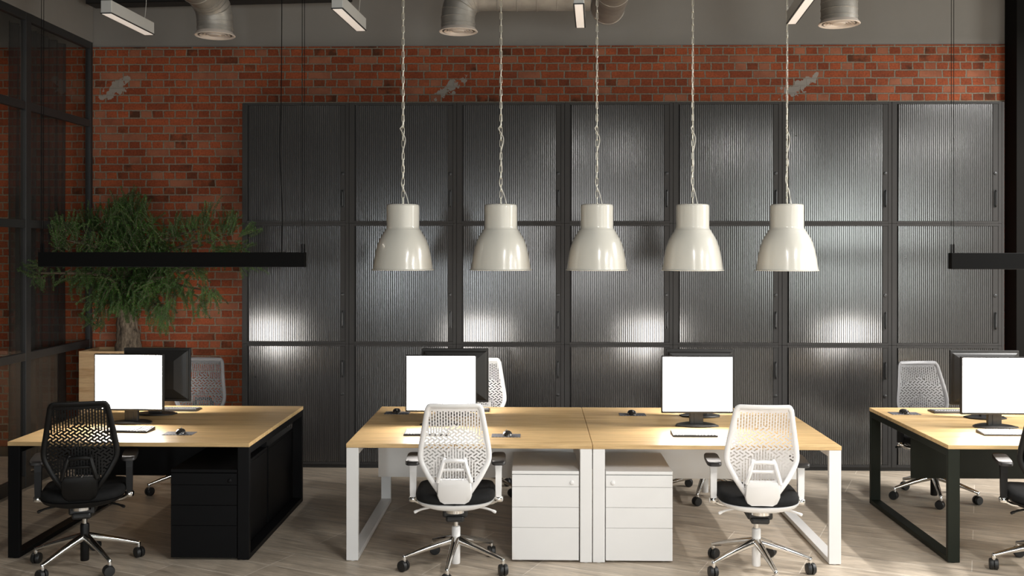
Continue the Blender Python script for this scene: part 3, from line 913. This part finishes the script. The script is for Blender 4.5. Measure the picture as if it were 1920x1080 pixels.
for i, u in enumerate((755.5, 939, 1119, 1298.5, 1475.5)):
    p = PY(u, 507, YP)
    where = ['leftmost of the five', 'second from the left', 'middle one of the five', 'second from the right', 'rightmost of the five'][i]
    t = thing('pendant_lamp', 'cream enamel bell pendant lamp on a chain, ' + where, 'pendant lamp', (p.x, YP, 0), R(7 * i), 'chain-hung bell lamps')
    link('lamp_shade', shared('lsh', shade_out), t); link('bulb', shared('blb', lamp_bulb), t)
    link('chain', shared('chn', chain_mesh), t); link('power_cord', shared('pcd', cord_mesh), t)

# ------------------------------------------------------------------ black linear pendants
def line_light(x0, x1, y, label, zt=1.938, zb=1.836, d=.062, ends=((.012,), (.012,)), cord=None):
    t = thing('linear_pendant', label, 'linear pendant light', ((x0 + x1) / 2, y, zb), 0, 'black bar lights over the end desks')
    w = (x1 - x0) / 2; h = zt - zb
    MB().box(-w, w, -d / 2, d / 2, 0, h, .002, 1).build('housing', M['lamp_black'], t)
    MB().box(-w + .02, w - .02, -d / 2 + .008, d / 2 - .008, -.002, .002).build('diffuser', M['bar_edge'], t)
    for s in (-1, 1):
        g = MB()
        for k in (0, 1): g.lathe([(.006, h), (.006, h + .055), (.003, h + .06)], 10, s * (w - .009 - .016 * k), 0, True, True)
        g.build('cable_gripper', M['lamp_black'], t, True)
        c = MB()
        for k in (0, 1): c.tube([(s * (w - .009 - .016 * k), 0, h + .055), (s * (w - .009 - .016 * k), 0, ZC - zb)], .0022, 6)
        c.build('suspension_cable', M['lamp_black'], t)
    if cord is not None:
        MB().tube(spline([(cord, 0, h), (cord + .005, 0, h + .3), (cord - .012, 0, h + .7), (cord - .004, 0, h + 1.1), (cord, 0, h + 1.7), (cord, 0, ZC - zb)], 6), .003, 6).build('power_cord', M['lamp_black'], t, True)
a = PY(75, 487, 6.95).x; b = PY(573, 487, 6.95).x
line_light(a, b, 6.95, 'slim black bar light hanging over the left desk', cord=PY(528, 487, 6.95).x - (a + b) / 2)
a = PY(1784.5, 487, 6.72).x
line_light(a, a + 1.87, 6.72 + .031, 'slim black bar light hanging over the right desk', 1.940, 1.832)

# ------------------------------------------------------------------ small white ceiling bars
def ceiling_bar(pa, pb, z, w, h, label):
    A = PZ(*pa, z); B = PZ(*pb, z); d = B - A; L = d.length
    t = thing('ceiling_bar_light', label, 'ceiling light', (A.x, A.y, z), math.atan2(d.y, d.x) - PI / 2, 'white bar lights under the ceiling')
    MB().box(-w / 2, w / 2, 0, L, .006, h, .002, 1).build('housing', M['bar_alu'], t)
    MB().box(-w / 2 - .003, w / 2 + .003, -.003, L + .003, .0005, .0058).build('rim', M['bar_edge'], t)
    MB().box(-w / 2 + .006, w / 2 - .006, .006, L - .006, -.0015, .0005).build('diffuser', M['diffuser'], t)
    for f in (.12, .88):
        MB().tube(spline([(0, L * f, h), (.012, L * f, h + .15), (-.006, L * f, h + .35), (0, L * f, ZC - z)], 5), .0016, 6).build('suspension_wire', M['cord'], t)
ceiling_bar((199, 25.5), (280, 65.5), 3.45, .070, .085, 'white bar light under the ceiling, above the left glass partition')
ceiling_bar((632, 16.5), (677, 58), 3.45, .070, .085, 'white bar light under the ceiling, left of the chained lamps')
ceiling_bar((1085, 8), (1088.5, 52), 3.45, .062, .085, 'white bar light under the ceiling, hiding part of the horizontal duct')
ceiling_bar((1526, -12), (1484, 45), 3.45, .062, .085, 'white bar light under the ceiling, beside the rightmost chain')

t = thing('ceiling_bar_light', 'unseen white bar added to light the room behind the glass partition', 'ceiling light', (-6.0, 7.2, 4.01))
MB().box(-.055, .055, -.76, .76, .0, .085, .002, 1).build('housing', M['bar_alu'], t)
for yy in (-.6, .6): MB().tube([(0, yy, .085), (0, yy, ZC - 4.01)], .0016, 6).build('suspension_wire', M['cord'], t)
for bx_, by_, bz_, bp_ in FILL_BARS:  # housings around the added fill lamps, out of view
    t = thing('ceiling_bar_light', 'unseen white bar added as fill light for the floor and desks', 'ceiling light', (bx_, by_, bz_), 0, 'added unseen fill bars')
    MB().box(-.05, .05, -.76, .76, .0, .085, .002, 1).build('housing', M['bar_alu'], t)
    for yy in (-.6, .6): MB().tube([(0, yy, .085), (0, yy, ZC - bz_)], .0016, 6).build('suspension_wire', M['cord'], t)

# ------------------------------------------------------------------ ducts
def duct_tube(path, r, ringstep=.16):
    mb = MB(); pts = spline(path, 12); rad = []; s = 0; last = 0; P2 = []
    for i, p in enumerate(pts):
        if i: s += (pts[i] - pts[i - 1]).length
        P2.append(p); rad.append(r)
    # resample with seams
    out, rr = [], []
    dist = [0]
    for a, b in zip(pts, pts[1:]): dist.append(dist[-1] + (b - a).length)
    tot = dist[-1]; k = 0; j = 0
    ss = [(i * .025, r) for i in range(int(tot / .025) + 1)]
    x = .03
    while x < tot:
        ss += [(x, r), (x + .002, r * 1.022), (x + .009, r * 1.022), (x + .011, r)]
        x += .055 if ringstep < .3 and x < .36 else ringstep
    ss.append((tot, r)); ss = sorted(q for q in ss if q[0] <= tot + 1e-6)
    for q, rq in ss:
        while j < len(dist) - 2 and dist[j + 1] < q: j += 1
        f = (q - dist[j]) / max(1e-9, dist[j + 1] - dist[j])
        out.append(pts[j].lerp(pts[j + 1], f)); rr.append(rq)
    mb.tube(out, rr, 36); return mb
def diffuser_mb(r):
    prof = [(r * .98, .03), (r * 1.0, .028), (r * 1.13, .004), (r * 1.15, 0), (r * 1.10, -.004), (r * .96, .004)]
    mb = MB().lathe(prof, 40)
    for k, q in enumerate((.84, .66, .48)): mb.lathe([(r * q * .86, .018), (r * q, .0), (r * q * 1.02, .002), (r * q * .88, .020)], 40)
    mb.lathe([(r * .001, -.002), (r * .34, .0), (r * .36, .006), (r * .001, .012)], 32)
    mb.lathe([(r * .94, .032), (.0005, .032)], 32)
    return mb
def vent(t, p, r):
    MB.build(diffuser_mb(r), 'vent_grille', M['vent'], t, True, (p.x, p.y, p.z))
def duct(label, path, r, vent_at=None, step=.16):
    t = thing('ventilation_duct', label, 'duct', tuple(path[0]), 0, 'round metal ducts under the ceiling')
    o = Vector(path[0])
    me = duct_tube([Vector(p) - o for p in path], r, step).data('duct_pipe', [M['duct'], M['seam']], True, 25)
    link('duct_pipe', me, t)
    if vent_at is not None: vent(t, Vector(vent_at) - o, r)
    return t
# left duct: outlet, elbow, then a run towards the viewer
p = PY(403, 67, 7.75); r = .136
duct('round metal duct with an elbow and outlet, above the left desk', [(p.x, p.y, p.z + .02), (p.x, p.y, p.z + .10), (p.x - .004, p.y - .03, p.z + .20), (p.x - .02, p.y - .13, p.z + .275), (p.x - .03, p.y - .28, p.z + .30), (p.x - .05, p.y - .8, p.z + .31), (p.x - .08, p.y - 2.2, p.z + .31), (p.x - .12, p.y - 5, p.z + .31)], r, (p.x, p.y, p.z))
p = PY(859.5, 59.5, 8.05); r = .137; q = PY(1118, 0, 8.05)
duct('round metal duct with outlet and a horizontal run behind the chains', [(p.x, p.y, p.z + .02), (p.x, p.y, p.z + .13), (p.x + .025, p.y, p.z + .225), (p.x + .10, p.y, p.z + .285), (p.x + .20, p.y, p.z + .305), (p.x + .5, p.y, p.z + .305), (q.x - .05, p.y, p.z + .305)], r, (p.x, p.y, p.z))
q2 = PY(1139, 47, 8.68)
zc2 = q2.z + .145
duct('thick metal duct running towards the viewer, joined by the horizontal run', [(q2.x, 8.68, zc2), (q2.x, 8.3, zc2), (q2.x, 7.0, zc2), (q2.x + .02, 3.0, zc2)], .145, None, .62)
p = PY(1573.5, 45.5, 7.75); r = .137
duct('round metal duct with a straight drop and outlet, right of the chains', [(p.x, p.y, p.z + .02), (p.x, p.y, p.z + .3), (p.x, p.y, p.z + .42), (p.x + .05, p.y - .02, p.z + .54), (p.x + .2, p.y - .05, p.z + .6), (p.x + .6, p.y - .1, p.z + .6), (p.x + 2.0, p.y - .2, p.z + .6)], r, (p.x, p.y, p.z))
# cable tray high on the left
ta = PY(163, 8, 9.0); tb = PY(590, 0, 8.83)
d = Vector((tb.x - ta.x, tb.y - ta.y, 0)); ang = math.atan2(d.y, d.x)
t = thing('cable_tray', 'black cable tray under the ceiling at upper left', 'cable tray', (ta.x, ta.y, ta.z), ang)
mb = MB(); mb.box(0, d.length + .3, -.02, .16, .0, .006); mb.box(0, d.length + .3, -.02, -.014, 0, .07); mb.box(0, d.length + .3, .154, .16, 0, .07)
mb.build('tray_channel', M['tray'], t)
MB().box(.012, .10, -.03, .17, .068, .16).build('wall_bracket', M['tray'], t)
mb = MB()
for k in range(5): mb.tube([(.02, .01 + .03 * k, .02), (d.length + .28, .01 + .03 * k, .022)], .011, 6)
mb.build('cables', M['tray'], t)
mb = MB()
for xx in (.4, 1.6): mb.tube([(xx, .07, .006), (xx, .07, ZC - ta.z)], .006, 6)
mb.build('hanger_rod', M['tray'], t)

# ------------------------------------------------------------------ planter and tree
pl = thing('planter_box', 'square oak planter box holding the tree by the brick wall', 'planter', (-3.722, 9.05, 0))
w, d, h, tk = .363, .200, 1.04, .022
MB().box(-w, w, -d, -d + tk, 0, h, .001, 1).build('front_board', M['oak2'], pl)
MB().box(-w, w, d - tk, d, 0, h, .001, 1).build('rear_board', M['oak2'], pl)
for s in (-1, 1): MB().box(s * w, s * (w - tk), -d + tk, d - tk, 0, h, .001, 1).build('side_board', M['oak2'], pl)
MB().box(-w + tk, w - tk, -d + tk, d - tk, .90, .955).build('soil', M['soil'], pl)

rnd = random.Random(11)
tr = thing('indoor_tree', 'leafy green tree with a thick trunk growing from the oak planter', 'tree', (-3.722, 9.02, .955))
base = Vector((-3.722, 9.02, .955))
def TL(u, v, y): return PY(u, v, y) - base
trunk = [Vector((0, 0, 0)), TL(241, 640, 9.02), TL(238, 605, 9.02), TL(236, 570, 9.0), TL(236, 530, 8.98), TL(238, 480, 8.97)]
mb = MB(); tp = spline(trunk, 6); n = len(tp)
mb.tube(tp, [(.125 - .055 * min(1, i / n * 1.6)) * (1 + .05 * math.sin(i * 1.7)) + (.03 if i > n * .55 and i < n * .8 else 0) for i in range(n)], 16)
mb.build('trunk', M['bark'], tr, True)
br_mb, fol = MB(), bmesh.new()
def leaf_card(p, d, up, L, W):
    s = d.cross(up)
    if s.length < 1e-4: s = Vector((1, 0, 0))
    s.normalize()
    nrm = s.cross(d).normalized()
    v = [fol.verts.new(p), fol.verts.new(p + d * L * .45 + s * W + nrm * W * .3), fol.verts.new(p + d * L), fol.verts.new(p + d * L * .45 - s * W + nrm * W * .3)]
    fol.faces.new(v)
def sprig(p, d, L, droop, dens=1.0):
    """a leafy twig: thin stem with two ranks of small leaves"""
    pts = []; q = p.copy(); dd = d.normalized(); k = max(6, int(L / .0125))
    for i in range(k):
        pts.append(q.copy()); dd = (dd + Vector((rnd.uniform(-.10, .10), rnd.uniform(-.10, .10), droop + rnd.uniform(-.07, .07)))).normalized(); q = q + dd * (L / k)
        q.y = min(q.y, .24); q.x = max(q.x, XL + .035 - base.x)
    br_mb.tube(pts, [.0028 * (1 - .7 * i / k) + .0006 for i in range(k)], 4)
    side = dd.cross(Vector((0, 1, .2)));
    if side.length < .01: side = Vector((1, 0, 0))
    side.normalize()
    for i in range(1, k):
        t = (pts[i] - pts[i - 1]).normalized()
        for m in range(1):
            for s in (-1, 1, rnd.choice((-1, 1))):
                ang = rnd.uniform(-.7, .7)
                sd = (Matrix.Rotation(ang, 3, t) @ side) * s
                dirn = (t * rnd.uniform(.45, .85) + sd * rnd.uniform(.6, 1.0) + Vector((0, rnd.uniform(-.25, .1), rnd.uniform(-.1, .15)))).normalized()
                leaf_card(pts[i] - t * (m * L / k * .5), dirn, Vector((0, -1, .25)), rnd.uniform(.015, .027) * (1 - .4 * i / k), rnd.uniform(.0028, .0046))
limbs = [  # start on the trunk (0..1), tip pixel, depth, sprig count, upward share
    (.95, 240, 392, 8.90, 62, .9), (.95, 285, 420, 8.75, 40, .8), (.9, 200, 425, 8.78, 40, .8), (.85, 165, 420, 9.0, 36, .85), (.85, 120, 450, 8.35, 36, .7),
    (.8, 98, 480, 8.2, 26, .4), (.78, 62, 512, 7.98, 18, .1), (.9, 330, 445, 8.7, 36, .6), (.85, 385, 425, 8.72, 42, .75), (.8, 430, 440, 8.68, 34, .6), (.8, 455, 470, 8.66, 20, .2),
    (.75, 150, 520, 8.65, 34, .1), (.72, 190, 550, 8.62, 40, 0), (.7, 235, 560, 8.6, 44, 0), (.72, 285, 550, 8.6, 44, 0), (.75, 340, 530, 8.62, 40, .05), (.78, 385, 545, 8.64, 36, 0), (.7, 310, 585, 8.58, 32, -.1), (.7, 180, 575, 8.62, 18, -.1), (.72, 265, 540, 8.5, 34, 0), (.72, 305, 520, 8.5, 34, .05), (.7, 210, 530, 8.5, 30, 0), (.75, 360, 505, 8.55, 26, .1),
    (.9, 240, 470, 8.62, 50, .4), (.85, 320, 490, 8.64, 34, .3), (.85, 170, 480, 8.66, 34, .4), (.8, 400, 500, 8.66, 22, .1)]
def trunk_at(f):
    x = f * (len(tp) - 1); i = min(int(x), len(tp) - 2); return tp[i].lerp(tp[i + 1], x - i)
for f, u, v, y, cnt, upw in limbs:
    a = trunk_at(f); b = TL(u, v, y)
    mid = a.lerp(b, .5) + Vector((0, 0, .10 if upw > .3 else .05))
    path = spline([a, a.lerp(mid, .5) + Vector((0, rnd.uniform(-.04, .02), .03)), mid, b], 6); n = len(path)
    br_mb.tube(path, [.024 * (1 - i / n) + .004 for i in range(n)], 7)
    for k in range(int(cnt * 1.55)):
        i = int((rnd.random() ** .6) * (n - 1)); i = max(i, n // 4); p = path[i] + Vector((rnd.uniform(-.07, .07), rnd.uniform(-.10, .06), rnd.uniform(-.05, .05)))
        out = (b - a).normalized()
        if rnd.random() < upw: dv = Vector((rnd.uniform(-.55, .55), rnd.uniform(-.6, .2), 1.0)); L = rnd.uniform(.08, .27); dr = rnd.uniform(-.10, .05)
        else: dv = out * .5 + Vector((rnd.uniform(-.9, .9), rnd.uniform(-.8, .1), rnd.uniform(-.55, .2))); L = rnd.uniform(.10, .27); dr = rnd.uniform(-.16, -.02)
        sprig(p, dv, L, dr)
# long hanging and outlying shoots seen at the rim of the crown
for (u0, v0, u1, v1, y, c) in ((300, 570, 304, 625, 8.58, 14), (318, 560, 308, 610, 8.57, 10), (395, 540, 375, 590, 8.6, 8), (70, 515, 40, 500, 7.95, 6), (75, 520, 80, 545, 7.98, 7), (445, 470, 486, 512, 8.6, 12), (455, 445, 488, 425, 8.62, 8), (450, 460, 470, 455, 8.6, 8), (400, 470, 450, 470, 8.62, 10), (430, 440, 455, 400, 8.64, 9), (395, 545, 420, 570, 8.6, 8), (375, 570, 385, 600, 8.6, 6), (120, 430, 112, 395, 8.3, 9), (145, 440, 140, 400, 8.5, 9), (355, 435, 360, 400, 8.75, 8), (90, 500, 55, 490, 8.0, 6), (190, 600, 170, 620, 8.6, 5), (150, 590, 182, 612, 8.6, 5), (240, 400, 240, 352, 8.9, 12), (262, 405, 275, 362, 8.88, 8), (215, 410, 215, 372, 8.88, 7), (390, 420, 395, 372, 8.75, 6), (425, 430, 425, 385, 8.72, 6), (108, 460, 108, 405, 8.25, 8), (172, 430, 170, 385, 8.95, 8), (130, 470, 105, 440, 8.3, 6)):
    a = TL(u0, v0, y); b = TL(u1, v1, y)
    for k in range(c):
        s = a + Vector((rnd.uniform(-.05, .05), rnd.uniform(-.05, .05), rnd.uniform(-.03, .03)))
        sprig(s, (b - a) + Vector((rnd.uniform(-.06, .06), rnd.uniform(-.08, .03), rnd.uniform(-.03, .03))), (b - a).length * rnd.uniform(.7, 1.15) , 0)
br_mb.build('branches', M['twig'], tr, True)
me = bpy.data.meshes.new('foliage'); fol.to_mesh(me); fol.free(); me.materials.append(M['leaf'])
link('foliage', me, tr)
